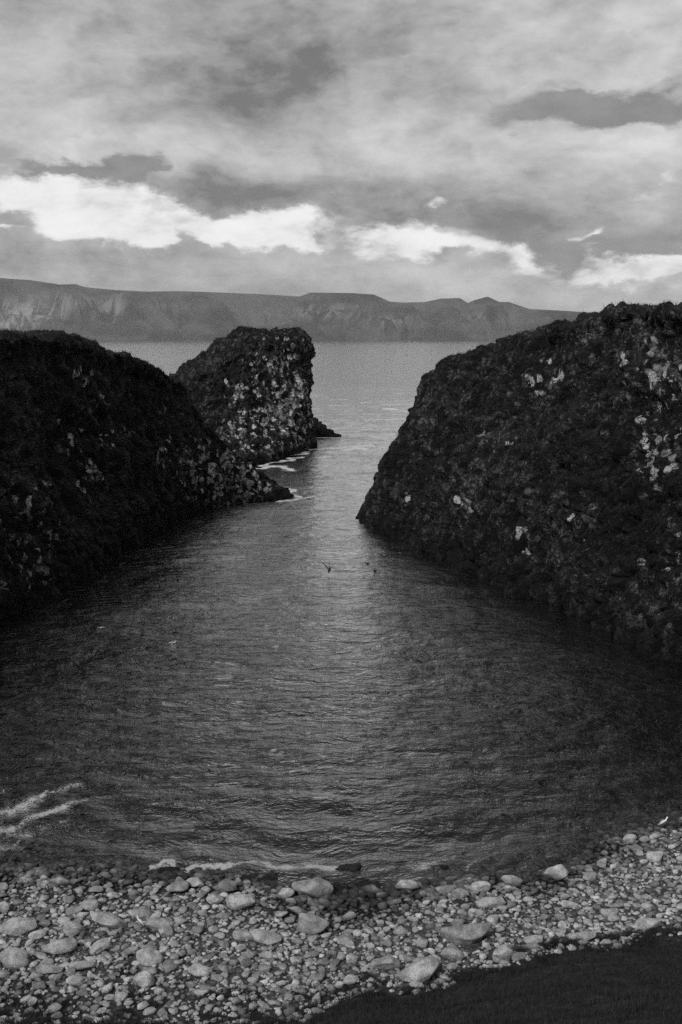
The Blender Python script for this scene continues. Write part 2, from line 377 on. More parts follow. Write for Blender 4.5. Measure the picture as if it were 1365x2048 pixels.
back = cr.copy(); bfoot = cr.copy(); bdeep = cr.copy(); nL = len(cr)
for i in range(nL):
    k = min(1, (nL-1-i)/9); off = np.array([-.3-14*k, .8+5*k, 0])
    back[i] = cr[i]+off; back[i][2] = cr[i][2]*.86-.1
    bfoot[i] = back[i]+off*.6+np.array([0, .8+4*k, 0]); bfoot[i][2] = -.5 if i > 6 else 8
    bdeep[i] = bfoot[i]+np.array([-.5, .5, 0]); bdeep[i][2] = -4 if i > 6 else 6
Vg = loft([ftb, ft, m1, m2, m3, cr, back, bfoot, bdeep], 900, 430, vw=[2.0, 5, 5, 4, 3.5, 4, 4, 2])
gu = [(P(x, y, d), (r, r*1.6, r), s) for x, y, d, r, s in [
    (220, 868, 70, .45, .8), (205, 948, 68, .8, 1.1), (180, 980, 66, .7, .7), (183, 770, 75, .9, .5), (150, 870, 68, .7, .7), (60, 990, 58, 2, .26), (80, 1080, 55, 2.2, .25), (45, 1025, 55, .5, .7), (20, 1130, 52, 2, .18), (100, 1140, 52, 1.2, .5), (450, 940, 93, 3.2, .95), (400, 930, 92, 2.4, .8), (490, 965, 93, 2.6, .9), (360, 900, 90, 2.4, .34), (330, 820, 84, .9, .45), (210, 770, 75, 2, .25), (160, 900, 66, 2, .25), (270, 870, 72, .5, .8)]]
kp = (1-.55*np.exp(-((np.linspace(0, 1, 430)-.69)/.13)**2))[:, None]*np.ones((1, 900))
q, ga, nn = rockify(Vg, seed=50, guano=gu, amp=.8, keep=kp)
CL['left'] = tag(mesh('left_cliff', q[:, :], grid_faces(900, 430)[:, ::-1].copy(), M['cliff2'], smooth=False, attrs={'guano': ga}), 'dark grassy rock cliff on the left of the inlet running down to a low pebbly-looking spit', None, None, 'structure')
LQ = (q, nn, 900, 430)
# sea stack ------------------------------------------------------------
base = [G(628, 893), G(600, 905), G(560, 917), G(512, 930), G(450, 944), G(380, 955), np.array([-30, 122, 0.]), np.array([-36, 140, 0.]), np.array([-26, 150, 0.]), np.array([-14, 153, 0.]), np.array([-6.3, 149, 0.]), np.array([-4.5, 145, 0.])]
rim = crestpts([(614, 686, 140.5), (600, 680, 138.5), (555, 682, 136.5), (505, 690, 134), (444, 718, 131), (375, 760, 128), (300, 815, 128), (300, 800, 136), (440, 712, 143), (510, 684, 145), (580, 684, 146), (611, 686, 144.5)])
base = np.array(base); rim = np.array(rim)
low = base*.9+rim*.1; low[:, 2] = rim[:, 2]*.12
midr = base*.36+rim*.64; midr[:, 2] = rim[:, 2]*.5
midr[0] = P(616, 790, 141); midr[-1] = P(614, 790, 145); low[0] = P(622, 860, 141); low[-1] = P(620, 862, 145)
hi_ = base*.1+rim*.9; hi_[:, 2] = rim[:, 2]*.86; hi_[0] = P(618, 708, 140.5); hi_[-1] = P(614, 708, 144.5)
top = crestpts([(601, 671, 141), (580, 670, 141), (548, 670, 140), (502, 665, 139), (440, 690, 136), (375, 735, 132), (320, 785, 131), (330, 782, 133), (440, 692, 138), (504, 667, 141), (570, 670, 142.5), (601, 671, 142.5)])
top = np.array(top); cen = top.copy(); cen[:, :2] = (top[:, :2]+top[::-1][:, :2])/2; cen[:, 2] = (top[:, 2]+top[::-1][:, 2])/2
bdeep = base.copy(); bdeep[:, 2] = -4
for A_ in (bdeep, base, low, midr, hi_, rim, top, cen): A_[:, 0] -= .3
Vg = loft([bdeep, base, low, midr, hi_, rim, top, cen], 620, 300, closed=True, vw=[2, 1.6, 5, 5, 2, 2.5, 2])
gu = [(P(x, y, d), (r, r*2, r), s) for x, y, d, r, s in [
    (580, 800, 138, 2.6, 1.2), (560, 815, 136, 3.0, 1.05), (600, 780, 139, 2.6, 1.1), (600, 850, 137, 3, .8), (545, 850, 134, 3, .6), (480, 780, 131, 1.6, .8), (490, 850, 128, 2.5, .5), (575, 708, 139, 1.3, 1.0), (565, 738, 138, 1.6, .8), (540, 758, 137, 2.4, .6), (470, 850, 127, 2, .3), (515, 720, 136, .8, .5), (560, 672, 138, 3, .35), (500, 880, 125, 2, .4)]]
q, ga, nn = rockify(Vg, closed=True, seed=90, guano=gu, amp=.8)
o = mesh('sea_stack', q, grid_faces(620, 300, True), M['stack'], smooth=False, attrs={'guano': ga}, loc=(-12, 138, 0))
tag(o, 'square-ended sea stack with white guano splashes on its seaward face, standing beyond the left cliff', 'sea stack')
SQ = (q, nn, 620, 300)
# low skerry behind the stack -----------------------------------------
def lump(name, spine, radii, heights, mat, seed, nu=90, nv=40, amp=.35, loc=None):
    spine = np.array(spine, float); n = len(spine); rows = []
    for j, a in enumerate(np.linspace(0, math.pi, 7)):
        row = []
        for i in range(n):
            tdir = spine[min(i+1, n-1)]-spine[max(i-1, 0)]; tdir /= np.linalg.norm(tdir)+1e-9; side = np.array([-tdir[1], tdir[0], 0])
            c = math.cos(a); s_ = math.sin(a)
            row.append(spine[i]+side*radii[i]*np.sign(c)*abs(c)**.8+np.array([0, 0, heights[i]*s_**.8-(.6 if j in (0, 6) else 0)]))
        rows.append(row)
    V = loft(rows, nu, nv, vw=[1]*6); q, ga, _ = rockify(V, amp=amp, seed=seed)
    return mesh(name, q, grid_faces(nu, nv), mat, attrs={'guano': ga*0, 'tone': ga*0}, loc=loc)
a, b_, c_, d_ = G(612, 872), G(632, 872), G(655, 873), G(680, 874)
o = lump('skerry', [a, b_, c_, d_], [2.0, 2.0, 1.2, .25], [2.8, 2.2, .9, .05], M['cliff'], 120, loc=tuple(b_), amp=.5)
tag(o, 'low black rock tapering into the surf at the foot of the sea stack', 'rock')

# ------------------------------------------------------------------ water
yy = [15.0]
while yy[-1] < 320: yy.append(yy[-1]*1.0042)
while yy[-1] < 60000: yy.append(yy[-1]*1.09)
yy = np.array(yy)
tc = np.concatenate([-np.geomspace(8, .47, 26), np.linspace(-.46, .46, 520), np.geomspace(.47, 8, 26)])
T, Yw = np.meshgrid(tc, yy); T, Yw = T.ravel(), Yw.ravel(); Xw = T*Yw
pw = np.stack([Xw, Yw, 0*Xw], 1)
fade = np.exp(-(Yw/260)**2)
wx = Xw+fbm(pw/9, 2, 7)*1.5; wy = Yw+fbm(pw/7, 2, 8)*1.2
hh = fbm(np.stack([wx/1.4, wy/.6, 0*wx], 1), 3, 31)*.045+fbm(np.stack([wx/.6, wy/.3, 0*wx], 1), 2, 33)*.010*np.exp(-(Yw/80)**2)
hh += fbm(np.stack([wx/7, wy/2.4, 0*wx], 1), 3, 32)*.10
dsh = Yw-shore(Xw)
rad_ = np.sqrt((Xw-1)**2+(Yw-62)**2); hh += fbm(np.stack([np.arctan2(Xw-1, 62-Yw)*14, rad_/.75, 0*wx], 1), 3, 44)*.035*sstep(60, 36, Yw)
hh += .05*np.sin(dsh*2*math.pi/2.3+fbm(pw/3, 2, 3)*2)*np.exp(-((dsh-3)/4)**2)
Zw = hh*fade*sstep(0, 2.5, dsh+1.5)*1.0+.0
# foam weight
foam = np.zeros(len(Xw))
def seg_foam(pts, w, s, zz=0):
    global foam
    q = np.array([G(*p) for p in pts])[:, :2]; XY = np.stack([Xw, Yw], 1); cen_ = q.mean(0); lo, hi = q.min(0)-3*w-2, q.max(0)+3*w+2
    idx = np.where((XY > lo).all(1) & (XY < hi).all(1))[0]
    if len(idx) == 0: return
    Q = XY[idx]; q3 = np.stack([Q[:, 0], Q[:, 1], 0*Q[:, 0]], 1)/(w*3.2)
    Q = Q+np.stack([fbm(q3, 3, 71), fbm(q3, 3, 73)], 1)*w*1.5; best = np.full(len(idx), 1e9)
    for a, b_ in zip(q[:-1], q[1:]):
        ab = b_-a; tt = np.clip(((Q-a)@ab)/(ab@ab), 0, 1); best = np.minimum(best, np.linalg.norm(Q-(a+tt[:, None]*ab), axis=1))
    foam[idx] = np.maximum(foam[idx], s*1.35*np.exp(-(best/w)**2))
for pts, w, s in [
    ([(300, 1738), (345, 1730), (368, 1746), (390, 1738), (425, 1733), (470, 1737), (500, 1731), (530, 1724), (545, 1738), (600, 1738), (660, 1736), (700, 1740)], .12, 1.15),
    ([(120, 1735), (200, 1732), (300, 1738)], .10, .55), ([(0, 1622), (40, 1612), (90, 1592), (130, 1590)], .4, .75), ([(-30, 1665), (30, 1648), (90, 1628), (150, 1612)], .38, .8),
    ([(20, 1700), (70, 1650), (110, 1665)], .5, .45), ([(-60, 1600), (60, 1640)], 1.0, .32),
    ([(590, 909), (620, 900), (650, 896), (690, 897), (730, 893)], .9, 1.5), ([(680, 899), (715, 895), (728, 896)], 1.3, 1.9), ([(630, 874), (680, 875), (725, 873)], 1.8, 1.5),
    ([(512, 938), (545, 933), (568, 935), (592, 942)], .6, 1.6), ([(520, 930), (570, 922), (600, 915)], .5, 1.1), ([(572, 978), (588, 990), (608, 994)], .5, 1.6), ([(560, 1004), (610, 997), (640, 990)], .35, 1.0),
    ([(815, 1745), (860, 1738), (900, 1722)], .13, .65), ([(930, 1735), (955, 1728)], .18, .7), ([(1310, 1655), (1335, 1646)], .15, .6), ([(1080, 1680), (1120, 1695)], .3, .35),
    ([(765, 742), (785, 742)], 2.5, 1.5), ([(770, 817), (788, 819)], 1.2, 1.5), ([(640, 765), (655, 766)], .8, .6), ([(690, 712), (700, 712)], 2, .6), ([(655, 697), (668, 697)], 3, .7)]:
    seg_foam(pts, w, s)
foam *= .5+.6*sstep(-.45, .45, fbm(pw/.42, 3, 61))
shal = sstep(4.5, .5, dsh)
tag(mesh('sea', np.stack([Xw, Yw, Zw], 1), grid_faces(len(tc), len(yy)), M['water'], attrs={'foam': foam, 'shallow': shal}), kind='structure')

# ------------------------------------------------------------------ mountains across the fjord
sil = [(-1500, 560), (-700, 548), (-300, 540), (-100, 550), (0, 556), (60, 560), (120, 569), (152, 568), (170, 574), (230, 580), (300, 583), (360, 582), (440, 585), (520, 588), (600, 593), (622, 585), (700, 586), (748, 589), (780, 603), (810, 605), (850, 604), (882, 597), (920, 596), (936, 606), (950, 600), (976, 593), (1000, 604), (1018, 604), (1060, 618), (1120, 621), (1200, 626), (1300, 634), (1450, 645), (1800, 655), (2500, 664), (3500, 668)]
sx = np.array([P(a, b_, 13500.)[0] for a, b_ in sil]); sz = np.array([P(a, b_, 13500.)[2] for a, b_ in sil])
nu, nv = 1500, 150
ux = np.concatenate([np.linspace(sx[0], -6500, 100, endpoint=False), np.linspace(-6500, 6500, 1300), np.linspace(6500, sx[-1], 101)[1:]]); nu = len(ux)
vv = np.concatenate([np.linspace(0, 1, 110), np.linspace(1.03, 2.4, 40)])
U, Vv = np.meshgrid(ux, vv); U, Vv = U.ravel(), Vv.ravel()
H = np.interp(U, sx, sz)
p3 = np.stack([U/900, Vv*2.2, 0*U], 1)
warp = fbm(p3, 3, 201)
rid = 1-np.abs(fbm(np.stack([U/520+Vv*.9+warp*.6, Vv*1.1, 0*U], 1), 4, 205))*1.3
prof = np.where(Vv < 1, np.where(Vv < .12, Vv*.35, .042+.958*((np.clip(Vv, .12, 1)-.12)/.88)**.92), 1-(Vv-1)*.35)
bell = np.clip(np.sin(np.clip(Vv, 0, 1)*math.pi), 0, 1)
Zm = H*(prof+bell*(rid-.72)*.85)+fbm(np.stack([U/130, Vv*12, 0*U], 1), 3, 209)*9*(bell+.15)
Zm = np.where(Vv < .02, -3, np.minimum(Zm, H*prof+H*.3*bell))
Ym = 12000+Vv*1500+np.where(Vv > 1, (Vv-1)*2500, 0)+fbm(np.stack([U/1500, 0*U, 0*U], 1), 3, 211)*250*(1-np.clip(Vv, 0, 1))
Xm = U*Ym/13500
scree = np.zeros(len(U))
for (a, b_, rx, rz, s) in [(40, 625, 90, 28, 1), (100, 610, 60, 22, .9), (215, 615, 30, 25, .8), (20, 650, 90, 12, 1), (640, 622, 55, 16, .7), (560, 635, 40, 14, .5), (780, 640, 60, 14, .45), (980, 640, 60, 16, .5)]:
    c = P(a, b_, 12800.); k = 12800/F
    scree = np.maximum(scree, s*np.exp(-((Xm-c[0])/(rx*k))**2-((Zm-c[2])/(rz*k))**2))
tag(mesh('mountains', np.stack([Xm, Ym, Zm], 1), grid_faces(nu, len(vv)), M['mount'], attrs={'scree': scree}), kind='structure')

# ------------------------------------------------------------------ stones
def ico(n):
    bm = bmesh.new(); bmesh.ops.create_icosphere(bm, subdivisions=n, radius=1)
    v = np.array([q.co[:] for q in bm.verts]); f = np.array([[w.index for w in q.verts] for q in bm.faces]); bm.free(); return v, f
ICO = {1: ico(1), 2: ico(2), 3: ico(3), 4: ico(4)}
def stone(seed, n, cuts=9, soft=.8, rough=.07):
    r = np.random.default_rng(seed); v, f = ICO[n]; v = v.copy()
    for _ in range(cuts):
        d = r.normal(size=3); d /= np.linalg.norm(d); off = r.uniform(.55, .88); s = v@d
        v -= d[None]*(np.maximum(s-off, 0)*soft)[:, None]
    v *= (1+rough*fbm(v*1.3+seed*3.1, 3, seed))[:, None]
    v /= np.abs(v).max(0)
    return v, f
SH = {n: [stone(100+i, n, cuts=11+i % 8, soft=.78+.02*(i % 9), rough=.10) for i in range(14)] for n in (1, 2, 3)}
def rotz(a): c, s = math.cos(a), math.sin(a); return np.array([[c, -s, 0], [s, c, 0], [0, 0, 1]])
def roty(a): c, s = math.cos(a), math.sin(a); return np.array([[c, 0, s], [0, 1, 0], [-s, 0, c]])
def on_ground(px, py):
    z = .5
    for _ in range(8):
        p = G(px, py, z); z = float(terrain(np.array([p[0]]), np.array([p[1]]))[0]); z = max(z, -.05)
    return G(px, py, z)

GRP = 'larger stones on the shingle beach'
# stones one can point at: centre x, base y, width, height, tilt, tone, angular?, label
feat = [
 (393, 1775, 46, 24, 0, .85, 1, 'pale angular stone at the waterline just below the foam, left of the wet rocks'),
 (478, 1816, 62, 34, -8, .80, 0, 'broad pale rounded stone with a smooth top near the waterline, beside a smaller flat one'),
 (430, 1806, 34, 20, 0, .7, 0, 'small pale stone touching the left side of the broad pale rounded stone'),
 (412, 1786, 20, 16, 0, .55, 0, 'small grey stone tucked below the pale angular waterline stone'),
 (455, 1785, 40, 30, 0, .25, 1, 'dull grey blocky stone among the wet rocks below the foam line'),
 (570, 1796, 38, 24, -10, .80, 0, 'pale oblong stone standing alone in front of the dark wet rocks'),
 (630, 1792, 88, 42, 6, .38, 1, 'largest grey boulder at the waterline with a dark notch in its face'),
 (626, 1862, 62, 44, 10, .38, 1, 'stout mid-grey boulder on the beach straight below the largest grey boulder'),
 (530, 1882, 68, 20, 3, .65, 0, 'long flat pale slab-like stone left of the stout mid-grey boulder'),
 (600, 1828, 42, 16, 20, .5, 1, 'slanting grey stone between the largest waterline boulder and the stout one'),
 (813, 1780, 52, 24, -6, .80, 1, 'flat-topped pale block right at the dark water, middle of the beach'),
 (745, 1786, 46, 16, -4, .5, 0, 'low grey stone beside the flat-topped pale block at the waterline'),
 (960, 1783, 42, 24, -12, .85, 0, 'pale loaf-shaped stone on the waterline between two duller stones'),
 (893, 1788, 46, 24, 0, .5, 0, 'dull rounded stone on the waterline left of the pale loaf-shaped stone'),
 (1026, 1770, 44, 22, 0, .6, 0, 'smooth mid-grey stone on the waterline right of the pale loaf-shaped stone'),
 (1115, 1757, 52, 32, -14, .80, 1, 'pale wedge-shaped stone at the waterline where the beach bends up'),
 (1133, 1717, 24, 14, 0, .7, 0, 'small pale stone sitting in dark water above the wedge-shaped stone'),
 (1260, 1684, 28, 18, 0, .9, 0, 'bright rounded stone at the water on the far right of the beach'),
 (1312, 1722, 34, 24, -8, .8, 1, 'pale angular stone on the far right of the beach below the bright rounded one'),
 (1290, 1684, 22, 14, 0, .4, 0, 'dull rounded stone right beside the bright rounded waterline stone'),
 (838, 1956, 92, 40, -16, .75, 1, 'large flat pale slab near the grass edge, tilted up to the right'),
 (770, 1935, 60, 26, -12, .45, 1, 'grey flat stone just left of the large flat pale slab'),
 (1012, 1915, 32, 30, 0, .7, 0, 'pale rounded boulder close above the grass, right of the large slab'),
 (935, 1882, 100, 44, -8, .40, 1, 'wide grey half-buried rock in the middle of the right beach'),
 (905, 1915, 44, 22, 0, .5, 0, 'grey stone below the wide half-buried rock'),
 (920, 1795, 34, 22, 10, .5, 0, 'rounded grey stone one row below the waterline loaf stone'),
 (980, 1812, 60, 22, -10, .55, 0, 'flat grey stone in the upper right beach below the smooth waterline stone'),
 (38, 1865, 66, 34, -6, .75, 1, 'pale angular slab at the left edge of the beach'),
 (8, 1825, 26, 24, 0, .7, 0, 'pale stone cut by the left edge of the view, above the angular slab'),
 (28, 1930, 62, 36, 8, .62, 0, 'rounded pale boulder at the left edge of the beach, below the angular slab'),
 (115, 1905, 70, 32, -10, .62, 0, 'broad low pale stone between the left-edge boulder and the long leaning stone'),
 (145, 1868, 36, 34, 20, .55, 0, 'upright rounded stone leaning to the right above a dark hollow'),
 (196, 1902, 60, 18, -34, .6, 1, 'long narrow stone lying slanted, pointing up to the right'),
 (215, 1848, 74, 26, 10, .6, 1, 'long pale stone with a sloping top in the upper left beach'),
 (180, 1820, 44, 24, 0, .45, 0, 'grey rounded stone behind the long sloping-topped stone'),
 (300, 1925, 52, 34, 12, .72, 0, 'smooth pale oval boulder in the lower left beach'),
 (263, 1910, 34, 22, 0, .5, 1, 'grey angular stone touching the smooth pale oval boulder'),
 (290, 1970, 46, 34, -22, .78, 0, 'bright egg-like stone below the smooth pale oval boulder'),
 (152, 1966, 38, 20, 0, .78, 0, 'pale oval stone low on the left beach below the broad low stone'),
 (100, 1945, 50, 20, 6, .5, 0, 'flat grey stone low on the left beach'),
 (165, 1938, 50, 18, -4, .6, 0, 'narrow pale stone stretched across the lower left beach'),
 (402, 1950, 48, 20, 4, .7, 0, 'flat pale oval stone alone in finer gravel below the beach centre'),
 (338, 1943, 34, 22, 0, .4, 0, 'dull stone between the bright egg-like stone and the flat pale oval one'),
 (330, 1870, 34, 26, 30, .7, 1, 'small pale pointed stone in the centre left of the beach'),
 (320, 1858, 60, 22, 6, .5, 0, 'grey flat stone behind the small pale pointed stone'),
 (285, 1835, 36, 28, 0, .5, 1, 'blocky grey stone in the upper left beach'),
 (500, 1800, 20, 14, 0, .5, 0, 'little grey stone right of the broad pale rounded stone'),
 (592, 1930, 24, 22, 20, .7, 1, 'small pale stone in the fine gravel below the stout mid-grey boulder'),
 (705, 1925, 26, 24, 0, .75, 0, 'round pale stone left of the large flat slab group'),
 (703, 1968, 30, 20, 0, .7, 0, 'pale stone low in the middle close to the grass'),
 (1180, 1760, 30, 20, 0, .6, 0, 'rounded stone in the upper right shingle'),
 (1300, 1855, 56, 22, -14, .75, 1, 'pale flat stone by the grass edge on the far right'),
 (1160, 1880, 60, 16, -6, .65, 1, 'long flat pale stone along the grass edge on the right'),
 (1070, 1885, 44, 18, -4, .65, 0, 'flat pale stone just left of the long flat one by the grass edge'),
 (1220, 1830, 34, 18, -10, .6, 0, 'mid-grey stone in the lower right shingle above the grass'),
]
occ = []
def place_stone(px, py, w, h, tilt, tone, ang, label, i):
    p = on_ground(px, py); D = math.sqrt(p[0]**2+p[1]**2+(CAMZ-p[2])**2); k = D/F
    W, Hh = w*k/2*.94, h*k/2*.88
    v, f = stone(500+i, 4, cuts=20 if ang else 12, soft=.92 if ang else .75, rough=.13 if ang else .10)
    dep = min(W*.85, max(Hh*1.2, W*.55)); hz = max(Hh*1.0, .35*W*.6)
    v = v*np.array([W*1.06, dep, hz*1.05]); v = v@roty(R(tilt)).T@rotz(R(random.uniform(-15, 15))).T
    c = p+np.array([0, dep*.2, hz*.62])
    v = v+c
    o = mesh('beach_stone', v, f, M['stone'], attrs={'tone': np.full(len(v), tone)}, loc=(c[0], c[1], p[2]))
    tag(o, label, 'stone', GRP); occ.append((c[0], c[1], max(W, dep)*.8)); return o
class _T: pass
# stones carry their own tone: a material per shade family without object-random
def toned(m, nm):
    c = m.copy(); c.name = nm
    for n in c.node_tree.nodes:
        if n.bl_idname == 'ShaderNodeObjectInfo':
            for l in list(n.outputs['Random'].links): c.node_tree.links.remove(l)
    return c
M['stone'] = toned(M['stone'], 'beach_stone'); M['pebble'] = toned(M['pebble'], 'beach_pebble'); M['wetrock'] = toned(M['wetrock'], 'weedy_rock')
for mm in ('stone', 'pebble', 'wetrock'):
    for n in M[mm].node_tree.nodes:
        if n.bl_idname == 'ShaderNodeMath' and n.operation == 'ADD' and not n.inputs[1].is_linked and n.outputs[0].links and n.outputs[0].links[0].to_node.bl_idname == 'ShaderNodeMath' and n.outputs[0].links[0].to_node.operation == 'FRACT':
            n.inputs[1].default_value = 0
for i, a in enumerate(feat): place_stone(*a, i)
# wet weedy rocks in the wash
WG = 'dark wet rocks along the water line'
wet = [(680, 1785, 60, 34), (740, 1775, 50, 20), (855, 1785, 40, 26), (540, 1765, 60, 44), (500, 1768, 56, 28), (590, 1762, 40, 26), (520, 1745, 30, 22), (885, 1745, 26, 20), (640, 1755, 50, 16), (700, 1745, 60, 30),
       (420, 1764, 50, 20), (330, 1748, 60, 22), (270, 1752, 60, 18), (200, 1748, 70, 20), (130, 1748, 60, 18), (60, 1750, 70, 18), (360, 1757, 30, 16), (770, 1750, 40, 14), (1000, 1735, 26, 14), (1060, 1720, 30, 14), (10, 1735, 50, 20), (800, 1730, 30, 12)]
for i, (px, py, w, h) in enumerate(wet):
    p = G(px, py, 0); k = math.sqrt(p[0]**2+p[1]**2+CAMZ**2)/F; W, Hh = w*k/2, h*k/2
    v, f = stone(900+i, 4, cuts=10, soft=.8, rough=.3); v = v*(1+.12*fbm(v*5+i, 3, 7))[:, None]; v = v*np.array([W*1.0, W*.8, Hh*.75]); v = v@rotz(random.uniform(-.4, .4)).T+p+np.array([0, .1, Hh*.02])
    o = mesh('wet_rock', v, f, M['wetrock'], attrs={'tone': np.full(len(v), random.random())}, loc=tuple(p))
    side = 'left half of the' if px < 450 else 'middle of the' if px < 800 else 'right half of the'
    tag(o, 'black weed-covered rock half awash along the %s water line' % side, 'rock', WG)

# scattered stones, largest first
N = 30000
cand = []
def density_ok(px, py): return True
occ_a = [tuple(q) for q in occ]
cellsz = .5; gridd = {}
def put_occ(x, y, r): gridd.setdefault((int(x//cellsz), int(y//cellsz)), []).append((x, y, r))
for q in occ_a: put_occ(*q)
def free(x, y, r):
    cx, cy = int(x//cellsz), int(y//cellsz)
    for i in range(cx-3, cx+4):
        for j in range(cy-3, cy+4):
            for (a, b_, c) in gridd.get((i, j), ()):
                if (a-x)**2+(b_-y)**2 < ((r+c)*.86)**2: return False
    return True
def sizes():
    for (n, lo, hi) in ((14, .22, .30), (190, .14, .21), (2600, .085, .14), (15000, .05, .085), (14000, .03, .05)):
        for _ in range(n): yield random.uniform(lo, hi)
placed = []
for r_ in sizes():
    for _try in range(3 if r_ > .09 else 1):
        x = random.uniform(-15, 17); dy = random.uniform(-1.3, 9.5); y = float(np.interp(x, sg[:, 0], sg[:, 1]))-dy
        if r_ > .15 and (x > 3 and random.random() < .5): continue
        e = float(np.interp(x, eg[:, 0], eg[:, 1]))+.35*math.sin(x*2.1)*math.sin(x*.7+1)
        over = e-y
        if over > 0 and random.random() < over*(.9 if x < 0 else 1.3)+.15: continue
        if over > -.9 and x < 1 and random.random() < .3: continue
        if over > 1.3: continue
        if r_ > .085 and not free(x, y, r_*.9): continue
        if r_ > .05 and r_ <= .085 and not free(x, y, r_*.45): continue
        if r_ > .05: put_occ(x, y, r_)
        placed.append((x, y, r_)); break
for _ in range(1500):                                  # weedy stones heaped in the wash
    x = random.uniform(-14, 13); placed.append((x, float(np.interp(x, sg[:, 0], sg[:, 1]))+random.gauss(.05, .38)+.25*math.sin(x*1.7), random.uniform(.06, .15)))
xy = np.array(placed); zt = terrain(xy[:, 0], xy[:, 1])
ca, sa = cp, sp
dist = np.sqrt(xy[:, 0]**2+xy[:, 1]**2+(CAMZ-zt)**2)
zc = xy[:, 1]*cp-(zt-CAMZ)*sp; u_ = xy[:, 0]/zc*F+CX; v_ = CY-(xy[:, 1]*sp+(zt-CAMZ)*cp)/zc*F
vis = (u_ > 5) & (u_ < 1360) & (v_ > 1500) & (v_ < 2035) & (zt > .12)
score = np.where(vis, xy[:, 2]/dist, 0); order = np.argsort(-score); ind = set(order[:300-len(feat)].tolist())
def stone_verts(i, n):
    x, y, r_ = placed[i]; v, f = SH[n][i % 14]
    v = v*np.array([r_*random.uniform(.95, 1.35), r_*random.uniform(.7, 1.0), r_*random.uniform(.38, .66)])
    v = v@roty(random.gauss(0, .16)).T@rotz(random.gauss(0, .6)).T
    return v+np.array([x, y, zt[i]+r_*random.uniform(.15, .42)]), f
PV, PF, PT, off = [], [], [], 0
for i in range(len(placed)):
    if i in ind:
        v, f = stone_verts(i, 3); x, y, r_ = placed[i]; c = (x, y, float(zt[i]))
        o = mesh('beach_stone', v, f, M['stone'], attrs={'tone': np.full(len(v), random.random()*.75+.1)}, loc=c)
        z1 = 'left third' if u_[i] < 455 else 'middle third' if u_[i] < 910 else 'right third'
        dd = float(np.interp(x, sg[:, 0], sg[:, 1]))-y
        z2 = 'near the water' if dd < 2.2 else 'halfway up' if dd < 4.6 else 'high up towards the grass'
        tag(o, 'one of many worn cobbles %s, %s of the beach' % (z2, z1), 'stone', GRP)
    else:
        r_ = placed[i][2]; v, f = stone_verts(i, 2 if r_ > .052 else 1)
        PV.append(v); PF.append(f+off); PT.append(np.full(len(v), random.random())); off += len(v)
tag(mesh('pebbles', np.vstack(PV), np.vstack(PF), M['pebble'], attrs={'tone': np.concatenate(PT)}), 'small grey pebbles covering the whole beach', 'pebbles', None, 'stuff')

# ------------------------------------------------------------------ grass
def blades(base, L, lean, width, up=None):
    n = len(base); a = RNG.uniform(0, 2*math.pi, n); dirv = np.stack([np.cos(a), np.sin(a), 0*a], 1)
    b2_ = RNG.uniform(0, 2*math.pi, n); wv_ = np.stack([np.cos(b2_), np.sin(b2_), 0*a], 1)*(width*RNG.uniform(.6, 1.3, n))[:, None]
    upv = np.array([0, 0, 1.]); L = L[:, None]; ln = (lean*RNG.uniform(.2, 1.2, n))[:, None]
    p1 = base+upv*L*.55+dirv*L*ln*.3; p2 = base+upv*L*(1-.3*ln)+dirv*L*ln
    v = np.stack([base-wv_, base+wv_, p1-wv_*.7, p1+wv_*.7, p2], 1).reshape(-1, 3)
    i = np.arange(n)[:, None]*5
    f = np.vstack([i+np.array([[0, 1, 3]]), i+np.array([[0, 3, 2]]), i+np.array([[2, 3, 4]])])
    return v, f, np.repeat(RNG.uniform(0, 1, n), 5)
n = 260000
d_ = RNG.uniform(0, 1, n)**1.15
x = RNG.uniform(-.56, .56, n)
# denser towards the beach edge, where the bank is seen
yb = 3.0+d_*19.5; xb = x*(yb+6)
e = gedge(xb); keep = (yb < e+.25+fbm(np.stack([xb, yb, 0*xb], 1)/.9, 2, 77)*.55)
xb, yb = xb[keep], yb[keep]; zb = terrain(xb, yb)
cl = fbm(np.stack([xb, yb, zb], 1)/.5, 2, 81); k2 = RNG.uniform(-.9, .9, len(xb)) < cl+.45
xb, yb, zb = xb[k2], yb[k2], zb[k2]
nE = 90000; xe = RNG.uniform(-13, 14, nE); de = RNG.exponential(.55, nE); ye = gedge(xe)+.12-de
kE = fbm(np.stack([xe, ye, 0*xe], 1)/.38, 3, 93) > .05+.35*np.clip(.5-de, 0, .5); xe, ye = xe[kE], ye[kE]
v, f, tn = blades(np.stack([xb, yb, zb-.01], 1), RNG.uniform(.07, .19, len(xb)), .8, .0045)
vE, fE, tE = blades(np.stack([xe, ye, terrain(xe, ye)-.01], 1), RNG.uniform(.08, .20, len(xe)), .9, .005); f = np.vstack([f, fE+len(v)]); v = np.vstack([v, vE]); tn = np.concatenate([tn, tE])
# sparse tufts growing through the shingle at the lower left
n = 60000; x = RNG.uniform(-14, 3, n); y = gedge(x)+RNG.uniform(-.3, 2.2, n)
k3 = (fbm(np.stack([x, y, 0*x], 1)/.45, 3, 88) > .12+.22*(y-gedge(x)))
x, y = x[k3], y[k3]; v3, f3, t3 = blades(np.stack([x, y, terrain(x, y)], 1), RNG.uniform(.06, .14, len(x)), .9, .005)
tag(mesh('grass', np.vstack([v, v3]), np.vstack([f, f3+len(v)]), M['grass'], attrs={'tone': np.concatenate([tn, t3])}, smooth=False), 'short dark grass on the bank above the beach', 'grass', None, 'stuff')
